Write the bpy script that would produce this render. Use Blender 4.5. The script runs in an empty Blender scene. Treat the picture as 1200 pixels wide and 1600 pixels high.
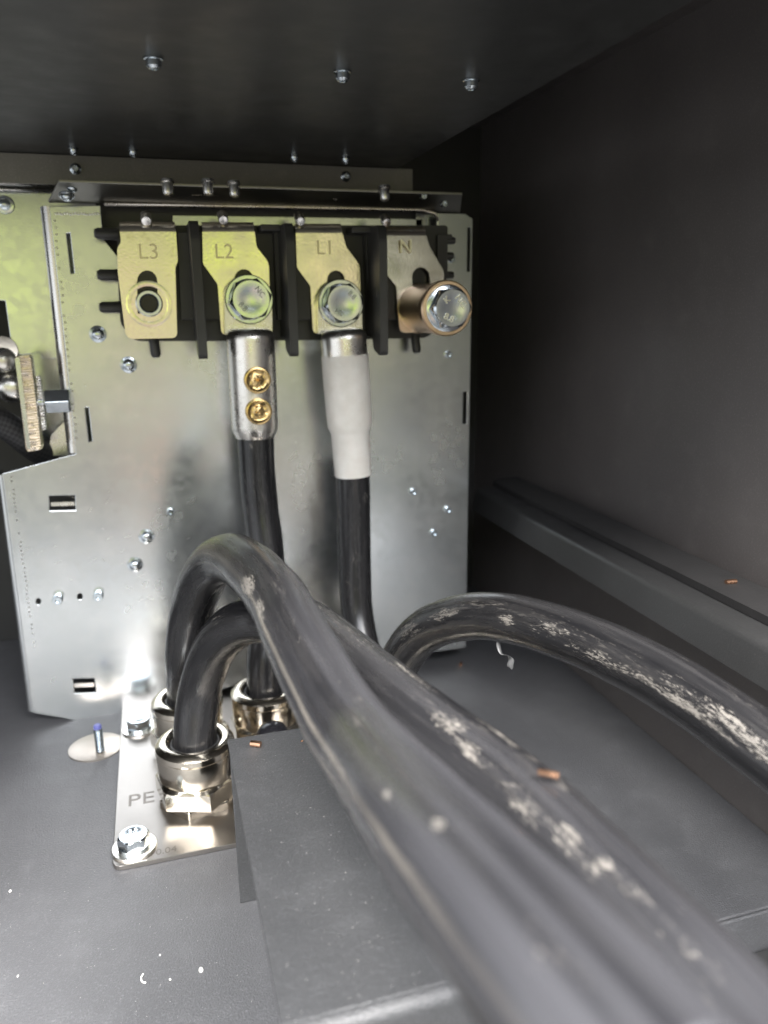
import bpy, bmesh, math, random
from mathutils import Vector, Matrix
random.seed(7)
R = math.radians
S = bpy.context.scene
C = S.collection

# ------------------------------------------------------------------ camera
F = 1198.0                                   # focal length in pixels of the 1200 x 1600 photograph
_z = Vector((-50, -4500, -1198)).normalized()        # world up in image axes (right, down, forward)
_x = Vector((4192, -366, 1198)); _x = (_x - _z * _x.dot(_z)).normalized()
_y = Vector((-370, -315, 1198)); _y = (_y - _z * _y.dot(_z) - _x * _y.dot(_x)).normalized()
cam_d = bpy.data.cameras.new('camera'); cam = bpy.data.objects.new('camera', cam_d); C.objects.link(cam)
cam_d.sensor_fit = 'VERTICAL'; cam_d.sensor_height = 36; cam_d.lens = F / 1600 * 36
cam_d.clip_start = 0.01; cam_d.clip_end = 50
cr = Vector((_x[0], _y[0], _z[0])); cd = Vector((_x[1], _y[1], _z[1])); cf = Vector((_x[2], _y[2], _z[2]))
cu = -cd; cb = -cf
cam.matrix_world = Matrix(((cr.x, cu.x, cb.x, 0), (cr.y, cu.y, cb.y, 0), (cr.z, cu.z, cb.z, 0), (0, 0, 0, 1)))
cam_d.dof.use_dof = True; cam_d.dof.focus_distance = 0.385; cam_d.dof.aperture_fstop = 7.6
S.camera = cam

# ------------------------------------------------------------------ light
SUN_EL, SUN_AZ = R(55), R(-28)               # azimuth from -Y (behind the camera) towards -X
w = bpy.data.worlds.new('World'); S.world = w; w.use_nodes = True
nt = w.node_tree; N = nt.nodes; L = nt.links
for n in list(N): N.remove(n)
out = N.new('ShaderNodeOutputWorld')
sky = N.new('ShaderNodeTexSky'); sky.sky_type = 'NISHITA'; sky.sun_disc = False
sky.sun_elevation = SUN_EL; sky.sun_rotation = R(180) + SUN_AZ; sky.dust_density = 3.0; sky.air_density = 1.0
hs = N.new('ShaderNodeHueSaturation'); hs.inputs['Saturation'].default_value = .28; hs.inputs['Value'].default_value = 3.4
L.new(sky.outputs[0], hs.inputs['Color'])
bgs = N.new('ShaderNodeBackground'); bgs.inputs[1].default_value = .15; L.new(hs.outputs[0], bgs.inputs[0])
tc = N.new('ShaderNodeTexCoord'); sp = N.new('ShaderNodeSeparateXYZ'); L.new(tc.outputs['Generated'], sp.inputs[0])
def wmath(op, a, b, c=None):
    n = N.new('ShaderNodeMath'); n.operation = op
    for i, v in enumerate((a, b, c)):
        if v is None: continue
        if isinstance(v, (int, float)): n.inputs[i].default_value = v
        else: L.new(v, n.inputs[i])
    return n.outputs[0]
nz = N.new('ShaderNodeTexNoise'); nz.inputs['Scale'].default_value = 3.2; nz.inputs['Detail'].default_value = 5
L.new(tc.outputs['Generated'], nz.inputs['Vector'])
zj = wmath('ADD', sp.outputs[2], wmath('MULTIPLY', wmath('SUBTRACT', nz.outputs[0], .5), .30))
ramp = N.new('ShaderNodeValToRGB'); L.new(wmath('MULTIPLY_ADD', zj, .5, .5), ramp.inputs[0])
er = ramp.color_ramp; er.elements.remove(er.elements[1])
def stop(p, c):
    e = er.elements.new(p); e.color = (*c, 1)
er.elements[0].position = 0; er.elements[0].color = (.13, .13, .135, 1)
stop(.33, (.105, .112, .115)); stop(.42, (.12, .125, .12)); stop(.46, (.20, .17, .14)); stop(.50, (.26, .22, .17)); stop(.53, (.25, .22, .15)); stop(.57, (.16, .18, .08)); stop(.62, (.06, .065, .05)); stop(.66, (.10, .10, .09))
def blob(col, d, r0, r1, c, amt=1.):
    v = Vector(d).normalized(); dt = N.new('ShaderNodeVectorMath'); dt.operation = 'DOT_PRODUCT'
    L.new(tc.outputs['Generated'], dt.inputs[0]); dt.inputs[1].default_value = v
    m = N.new('ShaderNodeMapRange'); m.interpolation_type = 'SMOOTHSTEP'; L.new(dt.outputs['Value'], m.inputs[0])
    m.inputs[1].default_value = math.cos(r1); m.inputs[2].default_value = math.cos(r0); m.inputs[3].default_value = 0; m.inputs[4].default_value = amt
    x = N.new('ShaderNodeMix'); x.data_type = 'RGBA'; L.new(m.outputs[0], x.inputs[0]); L.new(col, x.inputs[6]); x.inputs[7].default_value = (*c, 1); return x.outputs[2]
land = ramp.outputs[0]
dk = N.new('ShaderNodeMapRange'); dk.inputs[1].default_value = .02; dk.inputs[2].default_value = .38; dk.inputs[4].default_value = .68; L.new(sp.outputs[0], dk.inputs[0])
xd = N.new('ShaderNodeMix'); xd.data_type = 'RGBA'; L.new(dk.outputs[0], xd.inputs[0]); L.new(land, xd.inputs[6]); xd.inputs[7].default_value = (.045, .048, .042, 1); land = xd.outputs[2]
land = blob(land, (-.17, -.99, .01), .02, .085, (.60, .72, .16))       # sunlit lawn and shrubs
land = blob(land, (.10, -.99, .055), .02, .065, (.34, .42, .05))
land = blob(land, (.14, -.99, -.04), .01, .06, (.30, .38, .06), .6)
land = blob(land, (.20, -.97, .04), .01, .07, (.40, .36, .20), .8)
land = blob(land, (.03, -.98, -.20), .02, .10, (.36, .25, .19))       # the photographer's hands
land = blob(land, (.12, -.98, -.26), .02, .07, (.30, .25, .20), .8)
land = blob(land, (.30, -.93, -.24), .03, .10, (.16, .17, .165), .8)
bgl = N.new('ShaderNodeBackground'); bgl.inputs[1].default_value = 1.22; L.new(land, bgl.inputs[0])
mr = N.new('ShaderNodeMapRange'); mr.inputs[1].default_value = .30; mr.inputs[2].default_value = .40; L.new(zj, mr.inputs[0])
mx = N.new('ShaderNodeMixShader'); L.new(mr.outputs[0], mx.inputs[0]); L.new(bgl.outputs[0], mx.inputs[1]); L.new(bgs.outputs[0], mx.inputs[2])
# pale open ground and sky seen past the open left side
bgw = N.new('ShaderNodeBackground'); bgw.inputs[0].default_value = (.93, .96, 1, 1); bgw.inputs[1].default_value = .50
ml = N.new('ShaderNodeMapRange'); ml.inputs[1].default_value = -.50; ml.inputs[2].default_value = -.72; L.new(wmath('ADD', sp.outputs[0], wmath('MULTIPLY', wmath('SUBTRACT', nz.outputs[0], .5), .3)), ml.inputs[0])
mlz = N.new('ShaderNodeMapRange'); mlz.inputs[1].default_value = -.35; mlz.inputs[2].default_value = -.1; L.new(zj, mlz.inputs[0])
mx2 = N.new('ShaderNodeMixShader'); L.new(wmath('MULTIPLY', ml.outputs[0], mlz.outputs[0]), mx2.inputs[0]); L.new(mx.outputs[0], mx2.inputs[1]); L.new(bgw.outputs[0], mx2.inputs[2])
L.new(mx2.outputs[0], out.inputs[0])
sun_d = bpy.data.lights.new('sun', 'SUN'); sun_d.energy = 2.8; sun_d.angle = R(22); sun_d.color = (1, .97, .93)
sun = bpy.data.objects.new('sun', sun_d); C.objects.link(sun)
sv = Vector((math.sin(SUN_AZ) * math.cos(SUN_EL), -math.cos(SUN_AZ) * math.cos(SUN_EL), math.sin(SUN_EL)))
sun.rotation_euler = sv.to_track_quat('Z', 'Y').to_euler()
S.view_settings.view_transform = 'Standard'; S.view_settings.look = 'None'
S.view_settings.exposure = 1.5; S.view_settings.gamma = 1; S.view_settings.use_curve_mapping = False
S.cycles.max_bounces = 10; S.cycles.glossy_bounces = 8; S.cycles.diffuse_bounces = 4

# ------------------------------------------------------------------ measuring: a pixel of the photograph on a real plane
def ray(px, py):
    v = Vector(((px - 600) / F, (py - 800) / F, 1.0))
    return Vector((v.dot(_x), v.dot(_y), v.dot(_z)))
def onY(px, py, Y): d = ray(px, py); return d * (Y / d.y)
def onZ(px, py, Z): d = ray(px, py); return d * (Z / d.z)
def onX(px, py, X): d = ray(px, py); return d * (X / d.x)
def atD(px, py, D): return ray(px, py) * D

# ------------------------------------------------------------------ materials
class M_:
    def __init__(s, name):
        s.m = bpy.data.materials.new(name); s.m.use_nodes = True
        s.t = s.m.node_tree; s.n = s.t.nodes; s.b = s.n['Principled BSDF']
    def node(s, kind, **kw):
        n = s.n.new(kind)
        for k, v in kw.items():
            if k in n.inputs: s.put(n.inputs[k], v)
            else: setattr(n, k, v)
        return n
    def put(s, sock, v):
        if hasattr(v, 'is_output') or isinstance(v, bpy.types.NodeSocket): s.t.links.new(v, sock)
        elif isinstance(v, tuple) and len(v) == 3 and sock.type == 'RGBA': sock.default_value = (*v, 1)
        else: sock.default_value = v
    def set(s, **kw):
        for k, v in kw.items(): s.put(s.b.inputs[k.replace('_', ' ')], v)
        return s
    def coord(s, kind='Object', scale=(1, 1, 1)):
        t = s.node('ShaderNodeTexCoord'); mp = s.node('ShaderNodeMapping'); s.put(mp.inputs['Vector'], t.outputs[kind])
        mp.inputs['Scale'].default_value = scale; return mp.outputs[0]
    def noise(s, vec, scale, detail=4, rough=.5, w=0):
        n = s.node('ShaderNodeTexNoise', Scale=scale, Detail=detail, Roughness=rough); s.put(n.inputs['Vector'], vec)
        return n.outputs[0]
    def rng(s, v, a, b, c=0., d=1.):
        n = s.node('ShaderNodeMapRange'); s.put(n.inputs[0], v)
        for i, q in enumerate((a, b, c, d)): n.inputs[i + 1].default_value = q
        return n.outputs[0]
    def math(s, op, a, b=0.):
        n = s.node('ShaderNodeMath', operation=op); s.put(n.inputs[0], a); s.put(n.inputs[1], b); return n.outputs[0]
    def mix(s, f, a, b):
        n = s.node('ShaderNodeMix', data_type='RGBA'); s.put(n.inputs[0], f); s.put(n.inputs[6], a); s.put(n.inputs[7], b); return n.outputs[2]
    def bump(s, h, strength=.2, dist=.0005):
        n = s.node('ShaderNodeBump', Strength=strength, Distance=dist); s.put(n.inputs['Height'], h)
        s.put(s.b.inputs['Normal'], n.outputs[0]); return s

def powder(name, col, rough=.42, sparkle=True, bump=.7):
    m = M_(name); v = m.coord()
    big = m.noise(v, 9, 3); grain = m.noise(v, 1100, 2, .6); mid = m.noise(v, 60, 4)
    c = m.mix(m.rng(big, .3, .7), tuple(x * .84 for x in col), tuple(x * 1.16 for x in col))
    c = m.mix(m.rng(m.noise(v, 900, 2, .5), .55, .75, 0, .35), c, tuple(x * 2.2 for x in col))
    if sparkle:                                # light dust specks lying on the paint
        vo = m.node('ShaderNodeTexVoronoi', Scale=620.); m.put(vo.inputs['Vector'], v)
        keep = m.math('GREATER_THAN', vo.outputs['Color'], .0)
        sep = m.node('ShaderNodeSeparateColor'); m.put(sep.inputs[0], vo.outputs['Color'])
        sel = m.math('GREATER_THAN', sep.outputs[0], .90)
        dot = m.math('LESS_THAN', vo.outputs['Distance'], .10)
        patch = m.rng(m.noise(v, 22, 3), .42, .62)
        c = m.mix(m.math('MULTIPLY', m.math('MULTIPLY', sel, dot), m.math('MULTIPLY', patch, .55)), c, (.42, .41, .38))
    c = m.mix(m.rng(mid, .55, .8, 0, .25), c, tuple(min(1, x * 1.9) for x in col))
    m.set(Base_Color=c, Roughness=m.rng(mid, .3, .7, rough - .05, rough + .08), Specular_IOR_Level=.55)
    m.bump(grain, bump, .0006); return m.m

FLOOR = powder('dark_powder_coat_floor', (.072, .073, .077), .40)
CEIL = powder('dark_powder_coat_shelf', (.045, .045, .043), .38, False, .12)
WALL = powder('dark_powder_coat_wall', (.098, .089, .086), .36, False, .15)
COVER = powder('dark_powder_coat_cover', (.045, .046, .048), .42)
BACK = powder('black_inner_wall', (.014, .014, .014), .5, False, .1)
RAIL = powder('dark_powder_coat_rail', (.030, .030, .030), .36, False, .15)
STRIP = powder('grey_metal_strip', (.20, .19, .165), .35, False, .1)

def galv():
    m = M_('galvanised_steel'); v = m.coord()
    vo = m.node('ShaderNodeTexVoronoi', Scale=190.); m.put(vo.inputs['Vector'], v)
    sep = m.node('ShaderNodeSeparateColor'); m.put(sep.inputs[0], vo.outputs['Color'])
    sp_ = sep.outputs[1]
    cl = m.noise(v, 13, 4, .5); fine = m.noise(v, 700, 3, .6)
    streak = m.noise(m.coord(scale=(260, 260, 14)), 1, 3)
    r = m.math('ADD', m.rng(cl, .3, .7, .19, .27), m.rng(sp_, 0, 1, -.02, .03))
    c = m.mix(m.rng(cl, .3, .7), (.58, .61, .62), (.68, .70, .70))
    c = m.mix(m.rng(m.noise(v, 34, 6, .7), .5, .8, 0, .6), c, (.80, .81, .81))
    m.set(Base_Color=c, Metallic=.94, Roughness=r)
    h = m.math('ADD', m.math('MULTIPLY', fine, .5), m.math('ADD', m.math('MULTIPLY', m.noise(v, 22, 1, .3), 2.), m.math('MULTIPLY', streak, .2)))
    m.bump(h, .10, .0006); return m.m
GALV = galv()

def metal(name, col, rough, var=.06, bump=.06, scale=60, dirt=None):
    m = M_(name); v = m.coord(); n1 = m.noise(v, scale, 5, .6); n2 = m.noise(v, scale * 12, 2)
    c = m.mix(m.rng(n1, .3, .7), tuple(x * .88 for x in col), col)
    if dirt: c = m.mix(m.rng(m.noise(v, scale * 1.7, 6, .7), .56, .72, 0, .7), c, dirt)
    m.set(Base_Color=c, Metallic=1., Roughness=m.rng(n1, .3, .75, max(.03, rough - var), rough + var))
    m.bump(n2, bump, .0004); return m.m
NICKEL = metal('bright_nickel_plating', (.74, .68, .58), .17, .04, .03, 40)
ZINC = metal('blue_zinc_plating', (.66, .72, .76), .16, .07, .10, 120)
TIN = metal('tinned_copper_busbar', (.91, .85, .72), .20, .08, .16, 55, (.62, .56, .42))
LUG = metal('tin_plated_lug', (.90, .87, .81), .30, .08, .10, 90, (.45, .42, .36))
BRASS = metal('brass', (.83, .60, .28), .22, .08, .08, 150)
COPPER = metal('bare_copper', (.90, .52, .33), .25, .06, .05, 120)
SPACER = metal('bronze_coloured_spacer', (.82, .60, .40), .33, .06, .04, 60)
KNURL = metal('knurled_tin_bronze', (.90, .82, .72), .30, .08, .05, 200)
STAINLESS = metal('brushed_stainless', (.34, .32, .30), .36, .05, .06, 30)
WHITE_METAL = metal('bright_washer_metal', (.88, .87, .84), .28, .05, .05, 100)
SHADE_STEEL = metal('shaded_underside_steel', (.32, .31, .28), .4, .05, .05, 60)
def plain(name, col, rough, spec=.5, bump=.1, scale=300, var=.15, **kw):
    m = M_(name); v = m.coord(); n = m.noise(v, scale, 4)
    c = m.mix(m.rng(m.noise(v, scale * .15, 4), .3, .7), tuple(x * (1 - var) for x in col), tuple(min(1, x * (1 + var)) for x in col))
    m.set(Base_Color=c, Roughness=rough, Specular_IOR_Level=spec, **kw); m.bump(n, bump, .0004); return m.m
PLASTIC = plain('black_moulded_plastic', (.045, .044, .043), .40)
BLACK = plain('gloss_black_rubber', (.010, .010, .012), .22)
SEAL = plain('grey_black_seal', (.03, .03, .03), .5)
def shrink():
    m = M_('white_heat_shrink'); v = m.coord(); n = m.noise(v, 55, 4, .6); st = m.noise(v, 75, 3, .6)
    c = m.mix(m.rng(n, .35, .7), (.74, .70, .64), (.86, .83, .78)); c = m.mix(m.rng(st, .66, .76, 0, .55), c, (.42, .30, .20))
    m.set(Base_Color=c, Roughness=.36, Subsurface_Weight=.1, Subsurface_Radius=(.003, .002, .002)); m.bump(m.noise(m.coord(scale=(60, 60, 28)), 1, 3), .5, .0012); return m.m
SHRINK = shrink()
WHITE = plain('white_paint_chip', (.75, .74, .70), .5)
GASKET = plain('black_foam_gasket', (.014, .013, .013), .85, bump=.6, scale=500)
BRAID = None
SHAV = plain('grey_plastic_shaving', (.11, .11, .11), .35)
PRIMER = metal('bare_ground_steel', (.50, .45, .40), .42, .06, .15, 90)
BLUE = plain('blue_thread_cap', (.10, .11, .32), .4)
RED = plain('red_brown_plastic', (.12, .025, .02), .5)
ENGR = metal('engraved_dark_line', (.24, .22, .20), .5)
MARK = metal('stamped_mark_metal', (.30, .31, .31), .4)
STAMP = metal('pressed_letter_metal', (.70, .63, .47), .35)
DIMPLE = metal('embossed_bright_edge', (.90, .86, .68), .3)

def cable_mat(name, seed, amount, u0=0., spots=(), stripes=(), near_sheen=0.):
    m = M_(name)
    t = m.node('ShaderNodeTexCoord'); s = m.node('ShaderNodeSeparateXYZ'); m.put(s.inputs[0], t.outputs['UV'])
    def vec(su, sv, o=0):
        a = m.math('MULTIPLY', s.outputs[0], 2 * math.pi)
        c_, s_ = m.math('COSINE', a), m.math('SINE', a)
        k = m.node('ShaderNodeCombineXYZ'); m.put(k.inputs[0], m.math('MULTIPLY_ADD', c_, su)); m.put(k.inputs[1], m.math('MULTIPLY', s_, su))
        k.inputs[0].default_value = 0
        m.put(k.inputs[0], m.math('MULTIPLY', c_, su))
        m.put(k.inputs[2], m.math('ADD', m.math('MULTIPLY', s.outputs[1], sv), seed + o)); return k.outputs[0]
    patch = m.noise(vec(1.6, 13), 1, 3, .55)
    fleck = m.noise(vec(9, 120, 5), 1, 6, .75)
    line = m.noise(vec(14, 60, 9), 1, 6, .75)
    dust = m.noise(vec(3.0, 22, 3), 1, 6, .7)
    dots = m.noise(vec(13, 330, 2), 1, 2, .5)
    f1 = m.math('MULTIPLY', m.rng(fleck, .54, .64), m.rng(patch, .50 - amount, .66 - amount * .6))
    f2 = m.math('MULTIPLY', m.rng(line, .66, .74), m.rng(patch, .45 - amount, .62 - amount * .6))
    f3 = m.rng(dots, .73, .78)
    k = m.math('COSINE', m.math('MULTIPLY', m.math('SUBTRACT', s.outputs[0], u0), 2 * math.pi))
    zone = m.rng(m.math('ADD', k, m.rng(dust, .3, .7, -.25, .25)), .6, 1.0, .05, .55)
    f = m.math('ADD', m.math('MULTIPLY', m.math('ADD', m.math('MULTIPLY', f1, .7), m.math('MULTIPLY', f2, .6)), zone), m.math('MULTIPLY', f3, .12))
    rag = m.noise(vec(8, 120, 31), 1, 7, .85); fine = m.noise(vec(26, 420, 17), 1, 4, .7)
    acc = None
    for (us, vs_, ru, rv, g_) in spots:        # chalky scuffs where the jacket rubbed
        du = m.math('SINE', m.math('MULTIPLY', m.math('SUBTRACT', s.outputs[0], us), math.pi))
        a_ = m.math('MULTIPLY', du, 1 / (ru * math.pi)); b_ = m.math('MULTIPLY', m.math('SUBTRACT', s.outputs[1], vs_), 1 / rv)
        r2 = m.math('ADD', m.math('MULTIPLY', a_, a_), m.math('MULTIPLY', b_, b_))
        g = m.rng(r2, 0, 1, g_, 0); acc = g if acc is None else m.math('MAXIMUM', acc, g)
    if acc is not None:
        thr = m.math('SUBTRACT', m.math('ADD', m.math('MULTIPLY', rag, .62), m.math('MULTIPLY', fine, .38)), m.math('SUBTRACT', .635, m.math('MULTIPLY', acc, .135)))
        f = m.math('ADD', f, m.math('MULTIPLY', m.rng(thr, 0, .05), m.rng(acc, 0, .25)))
    f = m.math('MINIMUM', m.math('MULTIPLY', f, m.rng(fine, .3, .6, .45, 1.)), .58)
    base = m.mix(m.rng(dust, .42, .8, 0, .55), (.009, .009, .010), (.038, .036, .035))
    lane = m.noise(vec(1.5, 3.0, 41), 1, 2, .5)
    base = m.mix(m.rng(lane, .42, .70, 0, .55), base, (.046, .045, .046))
    if near_sheen: base = m.mix(m.math('MULTIPLY', m.rng(s.outputs[1], .22, .46, 0, near_sheen), m.rng(lane, .38, .62, .12, 1.)), base, (.058, .058, .063))  # soft sheen of the near stretch put into the jacket colour as grey
    for us, wd, am in stripes:                 # dust-rubbed lines that run along the jacket
        du = m.math('ABSOLUTE', m.math('SINE', m.math('MULTIPLY', m.math('SUBTRACT', s.outputs[0], us), math.pi)))
        base = m.mix(m.math('MULTIPLY', m.rng(m.math('ADD', du, m.rng(rag, .2, .8, -.02, .02)), wd * math.pi * 1.3, wd * math.pi * .4, 0, am), m.math('MULTIPLY', m.rng(patch, .38, .6, .15, 1.), m.rng(s.outputs[1], .16, .24))), base, (.26, .235, .20))
    c = m.mix(f, base, (.31, .285, .25))
    m.set(Base_Color=c, Roughness=m.math('ADD', m.rng(dust, .35, .75, .20, .36), m.math('MULTIPLY', f, .3)), Specular_IOR_Level=.6)
    m.bump(m.math('ADD', m.math('MULTIPLY', line, .10), m.math('ADD', m.math('MULTIPLY', patch, .15), m.math('MULTIPLY', fleck, m.math('ADD', .12, f)))), .30, .0006)
    return m.m

# ------------------------------------------------------------------ objects
def link(name, me, mat=None, parent=None, smooth=None, bevel=None, seg=2):
    if isinstance(me, bmesh.types.BMesh):
        bm = me; bmesh.ops.recalc_face_normals(bm, faces=bm.faces[:])
        me = bpy.data.meshes.new(name); bm.to_mesh(me); bm.free()
    o = bpy.data.objects.new(name, me); C.objects.link(o)
    if mat: me.materials.append(mat)
    if parent: o.parent = parent
    if smooth is not None:
        me.polygons.foreach_set('use_smooth', [True] * len(me.polygons))
        if smooth < 180: me.set_sharp_from_angle(angle=R(smooth))
    if bevel:
        b = o.modifiers.new('bevel', 'BEVEL'); b.width = bevel; b.segments = seg; b.limit_method = 'ANGLE'; b.angle_limit = R(40)
        b.harden_normals = False
    return o
def origin(o, p):
    """put a top-level mesh's origin at p (its vertices are given in world space)"""
    p = Vector(p); o.data.transform(Matrix.Translation(-p)); o.location = p; return o
def empty(name, p=(0, 0, 0)):
    o = bpy.data.objects.new(name, None); C.objects.link(o); o.location = p; o.empty_display_size = .01; return o
def tag(o, label, cat, group=None):
    o['label'] = label; o['category'] = cat
    if group: o['group'] = group
    return o
def struct(o): o['kind'] = 'structure'; return o
class At:
    """shapes given in world space become children of an empty that stands at p"""
    def __init__(s, name, p, label, cat, group=None):
        s.p = Vector(p); s.e = tag(empty(name, p), label, cat, group)
    def part(s, name, bm, mat, smooth=None, bevel=None, parent=None, label=None):
        bmesh.ops.translate(bm, verts=bm.verts[:], vec=-s.p)
        o = link(name, bm, mat, parent or s.e, smooth, bevel)
        if label: o['label'] = label
        return o

def bx(bm, a, b, m=None):
    a, b = Vector(a), Vector(b)
    vs = [bm.verts.new((x, y, z)) for x in (a.x, b.x) for y in (a.y, b.y) for z in (a.z, b.z)]
    for f in ((0, 1, 3, 2), (4, 6, 7, 5), (0, 4, 5, 1), (2, 3, 7, 6), (0, 2, 6, 4), (1, 5, 7, 3)):
        bm.faces.new([vs[i] for i in f])
    if m: bmesh.ops.transform(bm, matrix=m, verts=vs)
    return bm
def box(a, b, m=None): return bx(bmesh.new(), a, b, m)
def frame(p, ax):
    ax = Vector(ax).normalized(); q = ax.to_track_quat('Z', 'X'); return Matrix.Translation(Vector(p)) @ q.to_matrix().to_4x4()
def lathe(bm, prof, p, ax, seg=40, poly=None, rot=0.):
    """profile [(r, h)] turned about ax through p; poly: a hexagon instead of a circle"""
    m = frame(p, ax); rings = []
    n = poly or seg
    for r, h in prof:
        if r <= 1e-7: rings.append([bm.verts.new(m @ Vector((0, 0, h)))]); continue
        rings.append([bm.verts.new(m @ Vector((r * math.cos(rot + 2 * math.pi * i / n), r * math.sin(rot + 2 * math.pi * i / n), h))) for i in range(n)])
    for a, b in zip(rings, rings[1:]):
        if len(a) == 1 and len(b) == 1: continue
        for i in range(n):
            j = (i + 1) % n
            if len(a) == 1: bm.faces.new((a[0], b[i], b[j]))
            elif len(b) == 1: bm.faces.new((a[i], a[j], b[0]))
            else: bm.faces.new((a[i], a[j], b[j], b[i]))
    return bm
def lt(prof, p, ax, **k): return lathe(bmesh.new(), prof, p, ax, **k)
def hexhead(r_flat, h, p, ax, rot=0.):
    """a hexagon head with a turned chamfer: hexagon radii limited by a cone at its outer end"""
    bm = bmesh.new(); m = frame(p, ax); n = 48; rings = []
    def hr(a):
        a = (a % (math.pi / 3)) - math.pi / 6; return r_flat / math.cos(a)
    for hh, cone in ((0, 9), (h * .76, 1.155), (h * .88, 1.09), (h, .97)):
        rings.append([bm.verts.new(m @ Vector((min(hr(2 * math.pi * i / n), r_flat * cone) * math.cos(rot + 2 * math.pi * i / n),
                                               min(hr(2 * math.pi * i / n), r_flat * cone) * math.sin(rot + 2 * math.pi * i / n), hh))) for i in range(n)])
    for a, b in zip(rings, rings[1:]):
        for i in range(n): bm.faces.new((a[i], a[(i + 1) % n], b[(i + 1) % n], b[i]))
    for q, hh in ((.56, h), (.50, h - .00015)):
        a = rings[-1]
        b = [bm.verts.new(m @ Vector((r_flat * q * math.cos(rot + 2 * math.pi * i / n), r_flat * q * math.sin(rot + 2 * math.pi * i / n), hh))) for i in range(n)]
        for i in range(n): bm.faces.new((a[i], a[(i + 1) % n], b[(i + 1) % n], b[i]))
        rings.append(b)
    bm.faces.new(rings[-1]); bm.faces.new(rings[0][::-1]); return bm

def sheet(outer, holes, back, place):
    """flat sheet with openings: 2-D outlines filled, then given thickness. place(u, v, d) -> world point, d = 0 front, back = depth"""
    bm = bmesh.new(); es = []
    for loop in [outer] + holes:
        vs = [bm.verts.new((u, v, 0)) for u, v in loop]
        for i in range(len(vs)): es.append(bm.edges.new((vs[i], vs[(i + 1) % len(vs)])))
    r = bmesh.ops.triangle_fill(bm, use_beauty=True, edges=es, normal=(0, 0, 1))
    g = bmesh.ops.extrude_face_region(bm, geom=bm.faces[:])
    vs = [e for e in g['geom'] if isinstance(e, bmesh.types.BMVert)]
    for v in vs: v.co.z = back
    for v in bm.verts: v.co = place(v.co.x, v.co.y, v.co.z)
    return bm
def facade(pts_px, holes_px, Y, thick):
    """a sheet standing in the plane at depth Y, its outline measured in the photograph"""
    f = lambda L_: [(onY(x, y, Y).x, onY(x, y, Y).z) for x, y in L_]
    return sheet(f(pts_px), [f(h) for h in holes_px], thick, lambda u, v, d: Vector((u, Y + d, v)))
def slab(pts, Z, thick, holes=()):
    return sheet([(p[0], p[1]) for p in pts], [list(h) for h in holes], -thick, lambda u, v, d: Vector((u, v, Z + d)))
def rnd(pts, r, n=5):
    """round the corners of an outline; r may be one number or one per corner"""
    o = []; k = len(pts)
    for i, p in enumerate(pts):
        ri = r[i] if isinstance(r, (list, tuple)) else r
        p = Vector(p[:2]); a = Vector(pts[i - 1][:2]) - p; b = Vector(pts[(i + 1) % k][:2]) - p
        if ri <= 0: o.append(tuple(p)); continue
        t = min(ri, a.length * .45, b.length * .45); A = p + a.normalized() * t; B = p + b.normalized() * t
        for j in range(n + 1):
            s_ = j / n; o.append(tuple(A * (1 - s_) ** 2 + p * 2 * s_ * (1 - s_) + B * s_ ** 2))
    return o
def disc_px(cx, cy, rx, ry, n=24, a0=0, a1=360):
    return [(cx + rx * math.cos(R(a0 + (a1 - a0) * i / n)), cy + ry * math.sin(R(a0 + (a1 - a0) * i / n))) for i in range(n)]

def catmull(P, n=10):
    P = [Vector(p) for p in P]; P = [P[0] * 2 - P[1]] + P + [P[-1] * 2 - P[-2]]; o = []
    for i in range(1, len(P) - 2):
        a, b, c, d = P[i - 1:i + 3]
        for j in range(n):
            t = j / n; o.append(.5 * (2 * b + (c - a) * t + (2 * a - 5 * b + 4 * c - d) * t * t + (3 * b - a - 3 * c + d) * t ** 3))
    o.append(P[-2]); return o
def smooth_path(p, it=14):
    for _ in range(it): p = [p[0]] + [(p[i - 1] + p[i] * 2 + p[i + 1]) / 4 for i in range(1, len(p) - 1)] + [p[-1]]
    return p
def tube(path, r, seg=40, ref=(0, 0, 1), caps=True, wob=0.):
    bm = bmesh.new(); uv = bm.loops.layers.uv.new('UVMap'); rings = []; ln = [0]
    for i in range(1, len(path)): ln.append(ln[-1] + (path[i] - path[i - 1]).length)
    t0 = (path[1] - path[0]).normalized(); u = Vector(ref) - t0 * Vector(ref).dot(t0)
    if u.length < .2: u = t0.orthogonal()
    u.normalize(); tp = t0
    for i, p in enumerate(path):
        t = (path[min(i + 1, len(path) - 1)] - path[max(i - 1, 0)]).normalized()
        u = tp.rotation_difference(t) @ u; u = (u - t * u.dot(t)).normalized(); tp = t; v = t.cross(u)
        rr = r(ln[i] / ln[-1]) if callable(r) else r
        rr *= 1 + wob * math.sin(ln[i] * 190)
        rings.append([bm.verts.new(p + (u * math.cos(2 * math.pi * k / seg) + v * math.sin(2 * math.pi * k / seg)) * rr) for k in range(seg)])
    for i in range(len(rings) - 1):
        for k in range(seg):
            j = (k + 1) % seg; f = bm.faces.new((rings[i][k], rings[i][j], rings[i + 1][j], rings[i + 1][k]))
            for lp, (a, b) in zip(f.loops, ((k, ln[i]), (k + 1, ln[i]), (k + 1, ln[i + 1]), (k, ln[i + 1]))): lp[uv].uv = (a / seg, b)
    if caps: bm.faces.new(rings[0][::-1]); bm.faces.new(rings[-1])
    return bm

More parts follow.
